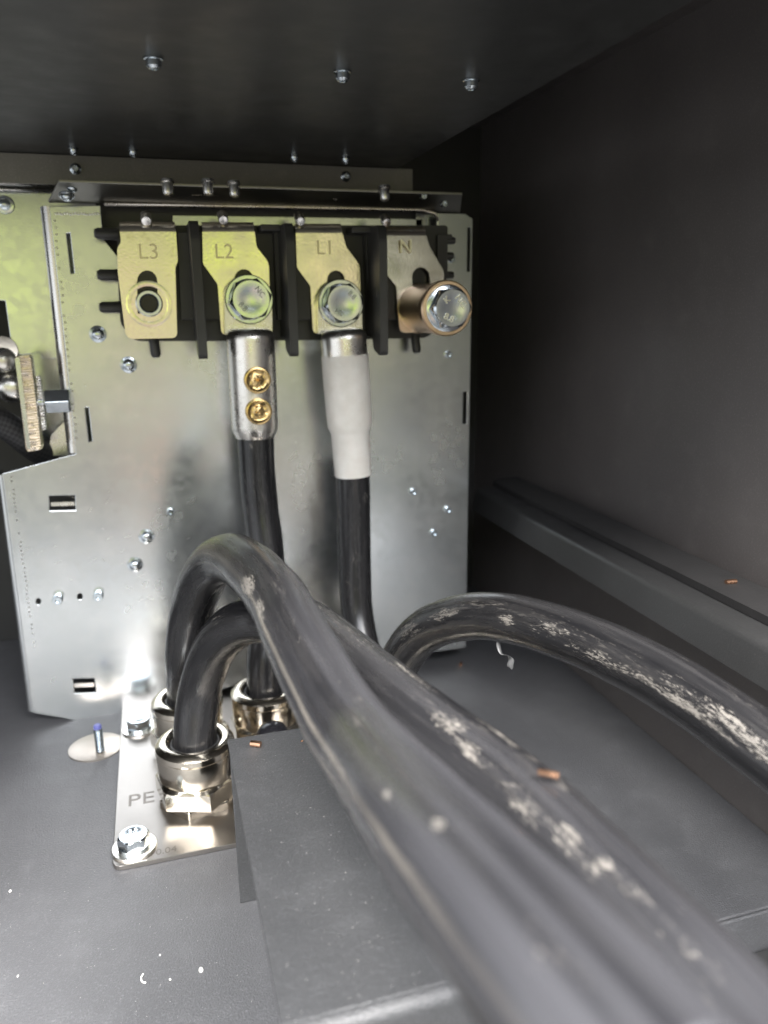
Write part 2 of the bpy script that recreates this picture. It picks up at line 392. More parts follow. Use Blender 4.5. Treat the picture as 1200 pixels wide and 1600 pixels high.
def text_mesh(s, size, depth=.0004, extrude=True):
    cu_ = bpy.data.curves.new('t', 'FONT'); cu_.body = s; cu_.size = size; cu_.align_x = 'CENTER'; cu_.align_y = 'CENTER'; cu_.extrude = depth
    o = bpy.data.objects.new('t', cu_); C.objects.link(o); bpy.context.view_layer.update()
    me = bpy.data.meshes.new_from_object(o.evaluated_get(bpy.context.evaluated_depsgraph_get()))
    bpy.data.objects.remove(o); return me
def text_bm(s, size, p, xdir, ydir, depth=.0003):
    me = text_mesh(s, size, depth); bm = bmesh.new(); bm.from_mesh(me)
    x, y = Vector(xdir).normalized(), Vector(ydir).normalized(); z = x.cross(y)
    m = Matrix(((x.x, y.x, z.x, p[0]), (x.y, y.y, z.y, p[1]), (x.z, y.z, z.z, p[2]), (0, 0, 0, 1)))
    bmesh.ops.transform(bm, matrix=m, verts=bm.verts[:]); return bm

# ================================================================== THE CABINET (setting)
ZF, ZC, XW, YB = -.298, .100, .320, .74
FRONT = .258                                   # front edge of the floor
fl = struct(link('floor', box((-.60, FRONT, ZF - .002), (XW, YB, ZF)), FLOOR, bevel=.0008))
link('front_lip', box((-.60, FRONT - .0022, ZF - .034), (XW, FRONT - .0002, ZF - .0005)), FLOOR, fl, bevel=.0008)
sill = struct(link('sill', box((-.60, -.02, ZF - .030), (XW + .1, FRONT - .004, ZF - .022)), RAIL, bevel=.001))
XS = .187
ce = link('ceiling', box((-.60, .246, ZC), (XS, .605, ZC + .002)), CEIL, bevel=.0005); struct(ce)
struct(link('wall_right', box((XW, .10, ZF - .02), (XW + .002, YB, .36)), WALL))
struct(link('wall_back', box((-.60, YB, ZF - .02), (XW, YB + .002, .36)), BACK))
struct(link('ceiling', box((-.60, .16, .165), (XW, YB, .167)), WALL))  # cabinet roof, height invented: set low to keep daylight off the right wall
struct(link('wall_left', box((-.602, .45, ZF - .02), (-.60, YB, .36)), WALL))

def ceiling_screw(px, py, r=.0032, Z=ZC, big=True):
    p = onZ(px, py, Z - .002)
    bm = lt([(r * 1.25, -.0), (r * 1.25, .0006), (r, .0009), (r * .98, .0030), (r * .7, .0040), (r * .45, .0041), (r * .4, .0030), (0, .0030)], (p.x, p.y, Z - .0001), (0, 0, -1), seg=20)
    return link('screw', bm, ZINC, ce, 35)
for q in ((240, 99), (535, 119), (736, 132)): ceiling_screw(*q)
for q in ((115, 236), (208, 239), (460, 247), (540, 250)): ceiling_screw(*q, r=.0026)

# ================================================================== MOUNTING STRIP UNDER THE SHELF
YS = .585
st = At('mounting_strip', onY(320, 290, YS), 'long grey metal strip standing edge-on under the back of the dark shelf above the terminals', 'strip')
zt = ZC - .0003
a = onY(-120, 233, YS); b = onY(645, 262, YS); zb = onY(320, 296, YS).z
st.part('strip_plate', box((a.x, YS, zb), (b.x, YS + .002, zt)), STRIP, bevel=.0005)
for px, py in ((118, 264), (540, 276)):
    p = onY(px, py, YS); st.part('screw', lt([(.0036, 0), (.0036, .0008), (.0028, .0012), (.0026, .0030), (.0018, .0036), (.0012, .0036), (.0010, .0026), (0, .0026)], p, (0, -1, 0), seg=20), ZINC, 35)

# ================================================================== GALVANISED MOUNTING PLATE
YP = .565; TP = .002
outer = [(-60, 727), (118, 708), (103, 560), (85, 400), (76, 322), (157, 321), (161, 372), (200, 420), (660, 420), (684, 372), (683, 333), (727, 334), (739, 342), (728, 1012), (420, 1055), (200, 1122), (148, 1131), (51, 1114), (3, 740)]
outer = outer[1:]
outer = [(118, 709)] + rnd([(103, 560), (85, 400), (76, 322)], 0) + outer[4:]
def rect_px(x0, y0, x1, y1, sh=0): return [(x0, y0), (x1, y0 - 1), (x1 + sh, y1 - 1), (x0 + sh, y1)]
holes = [rect_px(104, 365, 109, 427, 7), rect_px(133, 637, 138, 690, 6), rect_px(77, 775, 117, 798, 1), rect_px(114, 1061, 147, 1083, 3),
         [(731, 356), (735, 356), (734, 424), (730, 424)], [(724, 613), (730, 612), (729, 662), (723, 662)],
         disc_px(60, 940, 4, 5, 10), disc_px(125, 932, 4, 5, 10)]
mp = At('mounting_plate', onY(390, 1110, YP), 'tall galvanised steel plate standing behind the cables and carrying the terminal block', 'metal plate')
mp.part('plate_sheet', facade(outer, holes, YP, TP), GALV, bevel=.0006)
# bends that turn back from the plate's left edges
def bend_strip(p0, p1, r=.0060, dpt=.02, side=-1):
    """rounded edge from p0 to p1 (on the plate front), turning backwards"""
    bm = bmesh.new(); prof = []
    for i in range(9):
        a_ = R(90 * i / 8); prof.append((side * r * math.sin(a_), r * (1 - math.cos(a_))))
    prof.append((side * r, r + dpt))
    A = [bm.verts.new((p0.x + u, p0.y + v, p0.z)) for u, v in prof]; B = [bm.verts.new((p1.x + u, p1.y + v, p1.z)) for u, v in prof]
    for i in range(len(prof) - 1): bm.faces.new((A[i], A[i + 1], B[i + 1], B[i]))
    return bm
mp.part('bent_edge', bend_strip(onY(76.5, 322, YP), onY(118.5, 708, YP)), WHITE_METAL, 180)  # lighter metal than the sheet: the bend's sky glint put into its colour
mp.part('bent_edge', bend_strip(onY(3, 742, YP), onY(51, 1112, YP), r=.0035), GALV, 180)
for (xa_, ya_, xb_, yb_) in ((79, 785, 116, 791), (116, 1068, 146, 1074)):
    mp.part('slot_tongue', facade(rect_px(xa_, ya_, xb_, yb_, 1), [], YP + .003, .003), WHITE_METAL)
# flange bent forward and up from the plate's top, seen from underneath
zt0 = onY(320, 324, YP).z
def flange(x0, x1, x0b, x1b, y0, y1, z0, z1, t=.0018):
    bm = bmesh.new(); v = []
    for dz in (0, t):
        v += [bm.verts.new(c) for c in ((x0, y0, z0 + dz), (x1, y0, z0 + dz), (x1b, y1, z1 + dz), (x0b, y1, z1 + dz))]
    for f in ((0, 3, 2, 1), (4, 5, 6, 7), (0, 1, 5, 4), (1, 2, 6, 5), (2, 3, 7, 6), (3, 0, 4, 7)): bm.faces.new([v[i] for i in f])
    return bm
fx0, fx1 = onY(76, 320, YP).x, onY(690, 331, YP).x
zf = onY(320, 292, .535).z
mp.part('top_flange', flange(fx0, fx1 + .015, fx0 + .010, fx1 + .004, YP + .001, .535, zt0 + .0005, zf), SHADE_STEEL, bevel=.0004)  # shade on the underside put into a darker metal than the plate's
# thin light edges of the flange
def rod(pts, r, seg=10): return tube([Vector(p) for p in pts], r, seg)
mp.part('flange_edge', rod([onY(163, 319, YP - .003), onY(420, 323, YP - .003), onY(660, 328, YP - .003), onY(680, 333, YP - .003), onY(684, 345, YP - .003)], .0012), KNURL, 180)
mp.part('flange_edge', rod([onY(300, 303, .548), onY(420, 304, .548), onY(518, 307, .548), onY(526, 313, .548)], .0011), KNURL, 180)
# side wall behind the block's right end
mp.part('recess_wall', facade([(650, 333), (684, 334), (684, 372), (650, 372)], [], YP + .012, .001), GALV)
mp.part('recess_back', facade([(150, 310), (690, 316), (690, 430), (150, 430)], [], YP + .02, .001), CEIL)
mp.part('recess_bar', facade([(270, 337), (430, 339), (660, 343), (660, 352), (430, 352), (270, 352)], [], YP + .012, .001), GALV)
def rivet(px, py, r, h, kind=0, ax=(0, -1, 0), Y=YP, th=mp, nm='rivet', mat=None):
    p = onY(px, py, Y)
    if kind == 0: pr = [(r * 1.5, 0), (r * 1.45, .0005), (r * 1.05, .0009), (r, h * .6), (r * .75, h * .9), (r * .3, h), (0, h)]
    else: pr = [(r, 0), (r, h * .8), (r * .8, h), (r * .45, h), (r * .42, h * .6), (0, h * .6)]
    return th.part(nm, lt(pr, p, ax, seg=20), mat or ZINC, 50)
for q in ((153, 522), (201, 570), (229, 838), (211, 882)): rivet(*q, .0038, .0040)
for q in ((91, 934), (154, 929)): rivet(*q, .0036, .0070, 1)
for q in ((266, 799), (645, 768), (699, 796), (677, 832), (700, 554), (705, 405)): rivet(*q, .0026, .0045, 1)
for q in ((660, 307), (692, 319)): rivet(*q, .0024, .004, 1, Y=.54)
for q in ((112, 291), (104, 305)): rivet(*q, .0032, .0035, 0, ax=(0, -.45, -.9), Y=.545)
# bolt ends hanging from the flange
for q in ((261, 292), (324, 292), (365, 295), (600, 302)):
    p = onY(q[0], q[1] - 10, .532)
    mp.part('hanging_bolt', lt([(.0042, 0), (.0042, .0015), (.0032, .002), (.0034, .0075), (.0026, .0090), (0, .0096)], p, (0, -.25, -1), seg=16), WHITE_METAL, 35)

# bend marks: a row of small bright pits along the folded edge
bm = bmesh.new()
for i in range(34):
    t = i / 33; px = 86 + t * 34 + random.uniform(-1.2, 1.2); py = 345 + t * 350
    if random.random() < .75:
        p = onY(px, py, YP - .0001); lathe(bm, [(.0008, 0), (.0004, .0003), (0, .0003)], p, (0, -1, 0), seg=6)
for i in range(40):
    t = i / 39; px = 18 + t * 36 + random.uniform(-1, 1); py = 745 + t * 265
    p = onY(px, py, YP - .0001)
    if random.random() < .8: lathe(bm, [(.0007, 0), (.0003, .0003), (0, .0003)], p, (0, -1, 0), seg=6)
for i in range(16):
    p = onY(88 + i * 4.4, 334 + random.uniform(-1, 1), YP - .0001); lathe(bm, [(.0009, 0), (.0004, .0003), (0, .0003)], p, (0, -1, 0), seg=6)
mp.part('bend_marks', bm, WHITE_METAL)['kind'] = 'stuff'

bm = bmesh.new()
for _ in range(46):                            # scratches in the zinc
    px, py = random.gauss(165, 80), random.gauss(830, 70)
    if px < 30 or px > 330: continue
    a_ = random.choice((.5, .6, 2.4, .2)) + random.uniform(-.3, .3); l_ = random.uniform(.001, .0045); w_ = random.uniform(.00008, .0002)
    p = onY(px, py, YP - .00015); d = Vector((math.cos(a_), 0, math.sin(a_))) * l_; n_ = Vector((-math.sin(a_), 0, math.cos(a_))) * w_
    bm.faces.new([bm.verts.new(q) for q in (p - d, p - d * .3 + n_, p + d, p + d * .2 - n_)])
mp.part('scratches', bm, WHITE_METAL)['kind'] = 'stuff'
# ================================================================== LEFT REAR PANEL
YL = .600
lp = At('metal_sheet', onY(40, 560, YL), 'galvanised panel set back behind the left edge of the big plate, with yellow-green reflections', 'metal panel')
lp.part('panel_sheet', facade([(-140, 292), (150, 298), (160, 575), (100, 562), (96, 560), (67, 561), (62, 551), (20, 556), (8, 470), (-140, 460)], [], YL, .0015), GALV, bevel=.0005)
lp.part('panel_lip', rod([onY(-140, 283, YL - .004), onY(95, 288, YL - .004)], .0016), WHITE_METAL, 180)
lp.part('panel_lip', rod([onY(-140, 294, YL - .006), onY(90, 297, YL - .006)], .0013), WHITE_METAL, 180)
p = onY(8, 320, YL); lp.part('rivet', lt([(.006, 0), (.0055, .0008), (.0036, .001), (.0034, .004), (.0016, .005), (0, .005)], p, (0, -1, 0), seg=20), ZINC, 50)

# ================================================================== THINGS IN THE LEFT OPENING
YO = .612
op = At('bracket_panel', onY(60, 712, YO), 'pale bent metal bracket at the lower right of the opening left of the plate', 'bracket')
op.part('back_sheet', facade([(36, 548), (140, 548), (150, 720), (56, 722), (40, 640)], [], YO, .0015), GALV)
op.part('gusset', facade([(80, 680), (104, 655), (108, 712), (74, 712)], [], .590, .0015), WHITE_METAL)
op.part('bent_rim', rod([onY(107, 655, .585), onY(112, 708, .585)], .0016), LUG, 180)
kn = At('serrated_clamp', onY(48, 630, .56), 'upright serrated silver-bronze clamp bar with toothed washer and hexagon spacer at the left', 'clamp')
def serrated(p0, p1, wpx, Y, depth, teeth, amp):
    """bar seen edge-on with cross ridges on its front and right side, from p0 down to p1 (pixels)"""
    A0, A1 = onY(p0[0] - wpx / 2, p0[1], Y), onY(p1[0] - wpx / 2, p1[1], Y); W = (onY(p0[0] + wpx / 2, p0[1], Y) - A0).length
    bm = bmesh.new(); rows = []
    for i in range(teeth * 2 + 1):
        c = A0.lerp(A1, i / (teeth * 2)); k = amp * (i % 2); e = min(1, min(i, teeth * 2 - i) / 2.5)
        x0_, x1_ = c.x + W * .10 * (1 - e), c.x + W * (1 - .10 * (1 - e))
        j = random.uniform(-.25, .25) * amp
        rows.append([bm.verts.new(q) for q in ((x0_, Y + depth, c.z), (x0_, Y + .001, c.z), (x0_ + W * .08, Y + k + j, c.z), (x0_ + W * .5, Y + k * .9 - j, c.z + amp * .4), (x1_ - W * .08, Y + k, c.z + amp * .7), (x1_ - k, Y + .001, c.z + amp * .7), (x1_ - k, Y + depth, c.z + amp * .7))])
    for a_, b_ in zip(rows, rows[1:]):
        for i in range(6): bm.faces.new((a_[i], a_[i + 1], b_[i + 1], b_[i]))
        bm.faces.new((a_[6], a_[0], b_[0], b_[6]))
    bm.faces.new(rows[0]); bm.faces.new(rows[-1][::-1]); return bm
kn.part('serrated_bar', serrated((36, 557), (54, 706), 27, .552, .012, 34, .0010), KNURL)
kn.part('toothed_washer', serrated((59, 588), (69, 673), 9, .556, .008, 20, .0007), WHITE_METAL)
pc = onY(69, 627, .560)
kn.part('hex_spacer', lt([(0, 0), (.0072, 0), (.0088, .001), (.0088, .0155), (.0072, .0165), (0, .0165)], pc, (1, .05, 0), poly=6, rot=R(30)), ZINC, bevel=.0004)
kn.part('shaft', lt([(0, 0), (.004, 0), (.004, .014), (0, .014)], pc - Vector((.013, 0, 0)), (1, 0, 0), seg=16), ZINC, 40)
kn.part('side_flange', facade([(23, 560), (30, 558), (48, 702), (42, 700)], [], .551, .010), GALV)
def braid():
    m = M_('black_braided_sleeve'); t = m.node('ShaderNodeTexCoord'); s_ = m.node('ShaderNodeMapping'); m.put(s_.inputs[0], t.outputs['UV']); s_.inputs['Scale'].default_value = (26, 520, 1); s_.inputs['Rotation'].default_value = (0, 0, R(35))
    ch = m.node('ShaderNodeTexChecker', Scale=1.); m.put(ch.inputs[0], s_.outputs[0])
    m.set(Base_Color=m.mix(ch.outputs['Fac'], (.014, .014, .016), (.04, .04, .042)), Roughness=.5); m.bump(ch.outputs['Fac'], .5, .0005); return m.m
pth = catmull([onY(-60, 640, .57), onY(-10, 655, .578), onY(20, 672, .582), onY(48, 694, .588), onY(75, 712, .60)], 8)
tag(origin(link('braided_hose', tube(pth, .0098, 24), braid(), None, 180), pth[2]), 'black braided sleeve running in from the left behind the knurled wheel', 'cable sleeve')
bt = At('round_knob', onY(14, 605, .59), 'pale round knob at the left edge beside the knurled wheel', 'knob')
bt.part('knob_cap', lt([(.010, 0), (.010, .008), (.0085, .011), (.004, .0125), (0, .013)], onY(20, 605, .597), (0, -1, 0), seg=28), WHITE_METAL, 60)
tb = At('end_plug', onY(8, 562, .59), 'small nickel cap with a reddish reflection above the pale knob at the left edge', 'plug')
tb.part('cap_shell', lt([(.0085, 0), (.0085, .012), (.0065, .016), (0, .017)], onY(5, 562, .60), (.2, -1, 0), seg=24), LUG, 60)
tb.part('cap_collar', lt([(.0095, 0), (.0095, .004), (0, .004)], onY(4, 548, .60), (.2, -1, .2), seg=24), NICKEL, 60)

# ================================================================== TERMINAL BLOCK
YT = .540; YBK = .5625
tbk = At('terminal_block', onY(440, 535, YBK), 'black ribbed plastic terminal block with four bright busbar tabs marked L3 L2 L1 N', 'terminal block')
base = rnd([(183, 352), (700, 352), (697, 470), (690, 505), (668, 528), (520, 531), (360, 533), (240, 533), (208, 533), (188, 505), (184, 430)], [4, 6, 8, 12, 10, 4, 4, 4, 14, 8, 4])
tbk.part('block_base', facade(base, [], YBK - .012, .0115), PLASTIC, bevel=.0012)
# raised floors between the tabs, leaving a pocket at the bottom
for (x0, x1, x2, x3) in ((277, 300, 306, 338), (428, 446, 452, 480), (570, 588, 596, 620)):
    for xa_, xb_, yb_ in ((x0, x1, 500), (x2, x3, 500)):
        tbk.part('block_rib', facade([(xa_, 362), (xb_, 362), (xb_ + 6, yb_), (xa_ + 6, yb_)], [], YBK - .020, .008), PLASTIC, bevel=.0006)
# barriers standing out between the phases
YF_ = .512
for k, ((tx, ty), (bx_, by)) in enumerate((((303, 343), (318, 562)), ((449, 347), (464, 558)), ((592, 350), (607, 556)))):
    pt, pb = onY(tx, ty, YF_), onY(bx_, by, YF_); x = (pt.x + pb.x) / 2; hw = .0028
    prof = rnd([(YF_ + .004, pt.z), (YF_, pt.z - .010), (YF_, pb.z + .002), (YF_ + .003, pb.z), (YF_ + .018, pb.z + .004), (YF_ + .020, pb.z + .012), (YBK - .011, pb.z + .012), (YBK - .011, pt.z)], .003, 3)
    tbk.part('barrier', sheet(prof, [], hw * 2, lambda u, v, d, x=x: Vector((x - hw + d, u, v))), PLASTIC, bevel=.0007)
    if k:
        q0, q1 = onY(tx - 42, ty + 3, YBK - .03), onY(tx - 4, ty + 14, YBK - .03)
        tbk.part('block_ledge', box((q0.x, YBK - .030, q1.z), (x - .0022, YBK - .011, q0.z)), PLASTIC, bevel=.0008)
def peg(px, py, dx, dy, r=.0036, l=.014, Y=YBK - .010):
    p = onY(px, py, Y); tbk.part('peg', lt([(r * 1.1, 0), (r, l * .3), (r, l * .85), (r * .7, l), (0, l * 1.03)], p, (dx, -.25, dy), seg=16), PLASTIC, 50)
for q in ((183, 366), (187, 430), (190, 480)): peg(*q, -1, 0)
for q in ((690, 376), (688, 400), (688, 430)): peg(*q, 1, 0, .0026, .010)
for q in ((240, 528), (648, 524)): peg(*q, .05, -1, .0034, .013)
tbk.part('end_frame', facade([(684, 366), (706, 366), (708, 372), (700, 374), (700, 430), (706, 434), (684, 436)], [], YBK - .016, .006), PLASTIC, bevel=.0006)

def tab(outline, slot, text, tpos, tsize, top, label, dark=False):
    """busbar tab: flat face with a slot, its top rolled back over the block"""
    f = facade(outline, [slot], YT, .003)
    (x0, y0), (x1, y1) = top
    A, B = onY(x0, y0, YT), onY(x1, y1, YT); r = .0065
    pa = None
    for i in range(11):
        a_ = R(9 * i); y = YT + r * (1 - math.cos(a_)); z = r * math.sin(a_)
        cur = [f.verts.new((X_.x, y, X_.z + z)) for X_ in (A, B)] + [f.verts.new((X_.x, YT + r - (r - .0022) * math.cos(a_), X_.z + (r - .0022) * math.sin(a_))) for X_ in (B, A)]
        if pa:
            for i0, i1 in ((0, 1), (1, 2), (2, 3), (3, 0)): f.faces.new((pa[i0], pa[i1], cur[i1], cur[i0]))
        pa = cur
    end = [f.verts.new((v.co.x, v.co.y + .018, v.co.z)) for v in pa]
    for i0, i1 in ((0, 1), (1, 2), (2, 3), (3, 0)): f.faces.new((pa[i0], pa[i1], end[i1], end[i0]))
    f.faces.new(end)
    if dark:
        zb_ = min(v.co.z for v in f.verts)
        for v in f.verts: v.co.y += (v.co.z - zb_) * .075 - .004
    o = tbk.part('busbar_tab', f, TIN, bevel=.0005, smooth=40, label=label)
    p = onY(*tpos, YT)
    if dark: p.y += (p.z - zb_) * .075 - .0058; p.x += .0015
    lt_ = text_bm(text, tsize, (p.x, p.y - .0001, p.z), (1, 0, 0), (0, 0, 1), .00025)
    tbk.part('lettering', lt_, STAMP if not dark else DIMPLE, parent=o)
    return o
def slotpx(cx, cy, r, bot, rr=1.1):
    return [(cx - r, cy)] + [(cx + r * math.cos(R(a_)), cy + r * rr * math.sin(R(a_))) for a_ in range(200, 341, 20)] + [(cx + r, cy), (cx + r + 1, bot), (cx - r + 1, bot)]
tL3 = tab(rnd([(187, 362), (275, 362), (278, 408), (274, 418), (277, 528), (197, 530), (184, 425), (183, 388), (189, 378)], [0, 0, 3, 3, 9, 13, 2, 5, 4]),
    slotpx(230, 440, 16, 490), 'L3', (232, 394), .0135, ((187.5, 362), (274.5, 362)), 'yellowish tab marked L3 with an empty slotted hole')
tL2 = tab(rnd([(316, 362), (398, 362), (401, 386), (420, 410), (424, 522), (346, 524), (340, 444), (317, 412)], [0, 0, 5, 8, 4, 10, 4, 4]),
    slotpx(381, 437, 15, 478), 'L2', (350, 394), .0130, ((316.5, 362), (397.5, 362)), 'tab marked L2 behind the bolted screw lug')
tL1 = tab(rnd([(462, 364), (535, 364), (541, 386), (562, 414), (566, 520), (489, 522), (485, 447), (464, 418)], [0, 0, 5, 8, 4, 10, 4, 4]),
    slotpx(525, 438, 14, 478), 'L1', (508, 388), .0130, ((462.5, 364), (534.5, 364)), 'tab marked L1 behind the lug with the white sleeve')
tN = tab(rnd([(605, 368), (667, 368), (672, 386), (693, 423), (690, 518), (622, 520), (618, 447), (604, 430)], [0, 0, 5, 8, 6, 10, 4, 4]),
    slotpx(657, 433, 14, 470), 'N', (630, 386), .0130, ((605.5, 368), (666.5, 368)), 'tab marked N behind the bronze spacer', True)
# threaded sleeve in the open L3 tab and its faint ring
p = onY(233, 474, YT)
tbk.part('threaded_sleeve', lt([(.0086, .014), (.0086, -.001), (.0078, -.0020), (.0062, -.0020), (.0054, -.001), (.0052, .006), (.0052, .0135), (0, .0135)], p, (0, 1, 0), seg=36), ZINC, 40)
tbk.part('sleeve_bore', lt([(.0052, .0), (0, .0)], p + Vector((0, .004, 0)), (0, -1, 0), seg=24), BLACK)
tbk.part('slot_back', facade([(208, 420), (258, 420), (258, 500), (208, 500)], [], YT + .0045, .001), BLACK)
for q in ((380, 440), (525, 440), (657, 436)):
    tbk.part('slot_back', facade(disc_px(q[0], q[1], 22, 24, 16), [], YT + .0045, .001), BLACK)
tbk.part('pressed_ring', lt([(.0146, 0), (.0136, .00012), (.0120, .0001), (.0112, 0)], onY(233, 475, YT), (0, -1, 0), seg=48), TIN, 60)
for q in ((228, 341), (348, 340), (468, 342), (602, 344)):
    p = onY(q[0], q[1], YT + .002); tbk.part('stud', lt([(.0034, -.004), (.0034, .003), (.0028, .0045), (0, .005)], p, (0, -.8, -.45), seg=16), WHITE_METAL, 50)

# ================================================================== BOLTS
def hex_bolt(px, py, Y, rf, h, wr, label, rot, marks, ax=(0, -1, 0), group='hexagon bolts in the terminals', mat=ZINC):
    p = onY(px, py, Y); t = At('hex_bolt', p, label, 'bolt', group)
    t.part('washer', lt([(0, 0), (wr, 0), (wr * 1.0, .0012), (wr * .96, .0016), (wr * .83, .0016), (wr * .80, .0030), (rf, .0032), (0, .0032)], p, ax, seg=48), mat, 30)
    q = p + Vector(ax) * .0032
    t.part('bolt_head', hexhead(rf, h, q, ax, rot), mat, 28)
    c = q + Vector(ax) * (h + .0001)
    for s_, ang in marks:
        d = Vector((math.cos(R(ang)), 0, math.sin(R(ang)))); pp = c + d * rf * .60
        up = d if ang > 0 else -d
        x_ = Vector((up.z, 0, -up.x))
        t.part('stamped_mark', text_bm(s_, rf * .42, pp, x_, up, .0003), MARK)
    return t
# lug palms sit in front of the tabs
def palm_axis(px, py, Y): return onY(px, py, Y)

# ================================================================== POWER CABLES
RC = .0130
def ridge_u(path, ridge):
    """around-the-cable coordinate that faces the direction ridge half way along"""
    t0 = (path[1] - path[0]).normalized(); u = Vector((0, 0, 1)) - t0 * t0.z
    if u.length < .2: u = t0.orthogonal()
    u.normalize(); tp = t0
    for i in range(int(len(path) * .6)):
        t = (path[i + 1] - path[max(i - 1, 0)]).normalized(); u = tp.rotation_difference(t) @ u; u = (u - t * u.dot(t)).normalized(); tp = t
    v = tp.cross(u); d = Vector(ridge); return math.atan2(d.dot(v), d.dot(u)) / (2 * math.pi)
def find_spot(path, rad, px, py):
    """(u, v) on the jacket at the place the photograph shows a scuff"""
    t0 = (path[1] - path[0]).normalized(); u = Vector((0, 0, 1)) - t0 * t0.z
    if u.length < .2: u = t0.orthogonal()
    u.normalize(); tp = t0; ln = 0; best = None
    for i, p in enumerate(path):
        if i: ln += (p - path[i - 1]).length
        t = (path[min(i + 1, len(path) - 1)] - path[max(i - 1, 0)]).normalized(); u = tp.rotation_difference(t) @ u; u = (u - t * u.dot(t)).normalized(); tp = t; v = t.cross(u)
        for k in range(48):
            a = 2 * math.pi * k / 48; nrm = u * math.cos(a) + v * math.sin(a); q = p + nrm * rad
            if nrm.dot(q) > -.15 * q.length: continue
            D = q.dot(cf)
            if D < .05: continue
            e = math.hypot(600 + F * q.dot(cr) / D - px, 800 + F * q.dot(cd) / D - py)
            if best is None or e < best[0]: best = (e, k / 48, ln)
    return best[1:]
def cable(name, pts, label, seed, amt, group='thick black power cables', it=10, ridge=(0, -.5, 1), rad=RC, spots=(), stripes=(), near_sheen=0.):
    path = smooth_path(catmull(pts, 10), it)
    t = At(name, pts[0], label, 'cable', group)
    t.part('jacket', tube(path, rad, 48, wob=.006), cable_mat('black_cable_jacket', seed, amt, ridge_u(path, ridge), [find_spot(path, rad, q[0], q[1]) + tuple(q[2:]) for q in spots], [(find_spot(path, rad, q[0], q[1])[0], q[2], q[3]) for q in stripes], near_sheen), 180)
    return t, path
ZG = -.253                                      # top of the glands
g1 = onZ(304, 1152, ZG); g2 = onZ(292, 1086, ZG); g3 = onZ(414, 1072, ZG); g5 = onZ(606, 1130, ZG); g4 = onZ(566, 1098, ZG)
_q = onY(558, 1000, .524); g4 = Vector((_q.x + .001, g3.y + .012, ZG))
lo = Vector((0, 0, -.022))
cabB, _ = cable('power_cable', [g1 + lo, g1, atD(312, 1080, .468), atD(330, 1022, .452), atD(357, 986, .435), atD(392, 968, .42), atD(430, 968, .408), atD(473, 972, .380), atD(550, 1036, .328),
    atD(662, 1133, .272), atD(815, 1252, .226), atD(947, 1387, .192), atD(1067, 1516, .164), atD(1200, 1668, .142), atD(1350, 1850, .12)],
    'black cable rising from the front gland and passing under the nearest cable', 11.3, .0, ridge=(.1, -.2, 1), near_sheen=.8, spots=((300, 1010, .08, .02, .55), (340, 965, .08, .012, .6), (640, 1040, .03, .03, 1.1), (560, 1000, .05, .02, .8), (700, 1125, .07, .014, 1.1), (735, 1170, .05, .016, 1.1), (790, 1150, .025, .03, 1.0), (820, 1255, .06, .014, 1.0), (880, 1310, .06, .014, 1.1), (930, 1350, .06, .010, 1.1), (990, 1400, .05, .012, .9), (1080, 1480, .05, .015, .7)))
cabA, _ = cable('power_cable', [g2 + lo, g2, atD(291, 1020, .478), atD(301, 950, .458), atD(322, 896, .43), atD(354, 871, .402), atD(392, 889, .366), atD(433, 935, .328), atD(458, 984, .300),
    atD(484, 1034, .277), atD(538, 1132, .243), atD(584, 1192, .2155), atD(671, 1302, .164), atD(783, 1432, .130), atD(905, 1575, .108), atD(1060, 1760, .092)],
    'nearest and highest arched black cable, blurred towards the lower right corner', 4.1, -.03, ridge=(-.6, -.3, .5), near_sheen=.95, stripes=((590, 1300, .014, .6), (560, 1290, .007, .35)), spots=((390, 915, .07, .014, 1.5), (405, 955, .045, .014, 1.3), (305, 990, .04, .012, .8), (330, 880, .10, .010, .55), (430, 880, .08, .02, .45), (560, 1130, .06, .012, .5), (683, 1290, .022, .0035, 1.6), (560, 1090, .04, .004, .8), (600, 1240, .03, .003, .9), (470, 1000, .05, .012, .5), (850, 1500, .05, .01, .6)))
cabR, pR = cable('power_cable', [g5 + lo, g5, atD(612, 1068, .492), atD(634, 1018, .472), atD(666, 984, .456), atD(715, 966, .434), atD(770, 962, .412), atD(840, 976, .388), atD(930, 1008, .360),
    atD(1020, 1052, .334), atD(1100, 1101, .312), atD(1190, 1166, .29), atD(1290, 1240, .27), atD(1420, 1340, .25)],
    'scuffed black cable arching over to the right edge above the bare floor', 23.7, .03, ridge=(-.25, -.75, .8), spots=((640, 985, .09, .02, .9), (690, 960, .06, .02, 1.1), (790, 970, .05, .010, 1.3), (800, 1000, .03, .012, .9), (860, 985, .09, .02, .8), (940, 1030, .05, .03, 1.0), (1010, 1060, .035, .03, 1.0), (1080, 1105, .045, .03, 1.25), (1140, 1130, .06, .03, 1.25), (1190, 1170, .06, .02, 1.1), (1060, 1080, .10, .02, .7), (760, 945, .04, .03, .6)))
# two cables that go down from the lugs
cabL2, _ = cable('power_cable', [onY(399, 672, .5265), onY(402, 740, .5265), onY(408, 800, .525), onY(416, 860, .520), onY(421, 950, .508), g3 + Vector((.001, .002, .02)), g3 + lo],
    'black cable hanging straight down from the screw lug on L2', 31.2, -.02, rad=.0124, ridge=(-.3, -1, 0), spots=((392, 700, .03, .004, 1.2), (385, 780, .03, .05, .6)))
cabL1, _ = cable('power_cable', [onY(541.5, 610, .5265), onY(547, 680, .5265), onY(551.5, 745, .5265), onY(553.5, 850, .5265), onY(557, 960, .520), g4, g4 + lo],
    'black cable hanging straight down below the white sleeve on L1', 37.9, -.02, rad=.0122, ridge=(-.3, -1, 0), spots=((570, 780, .06, .008, 1.0), (553, 870, .05, .010, .8), (531, 795, .02, .02, .9), (545, 900, .04, .03, .5)))

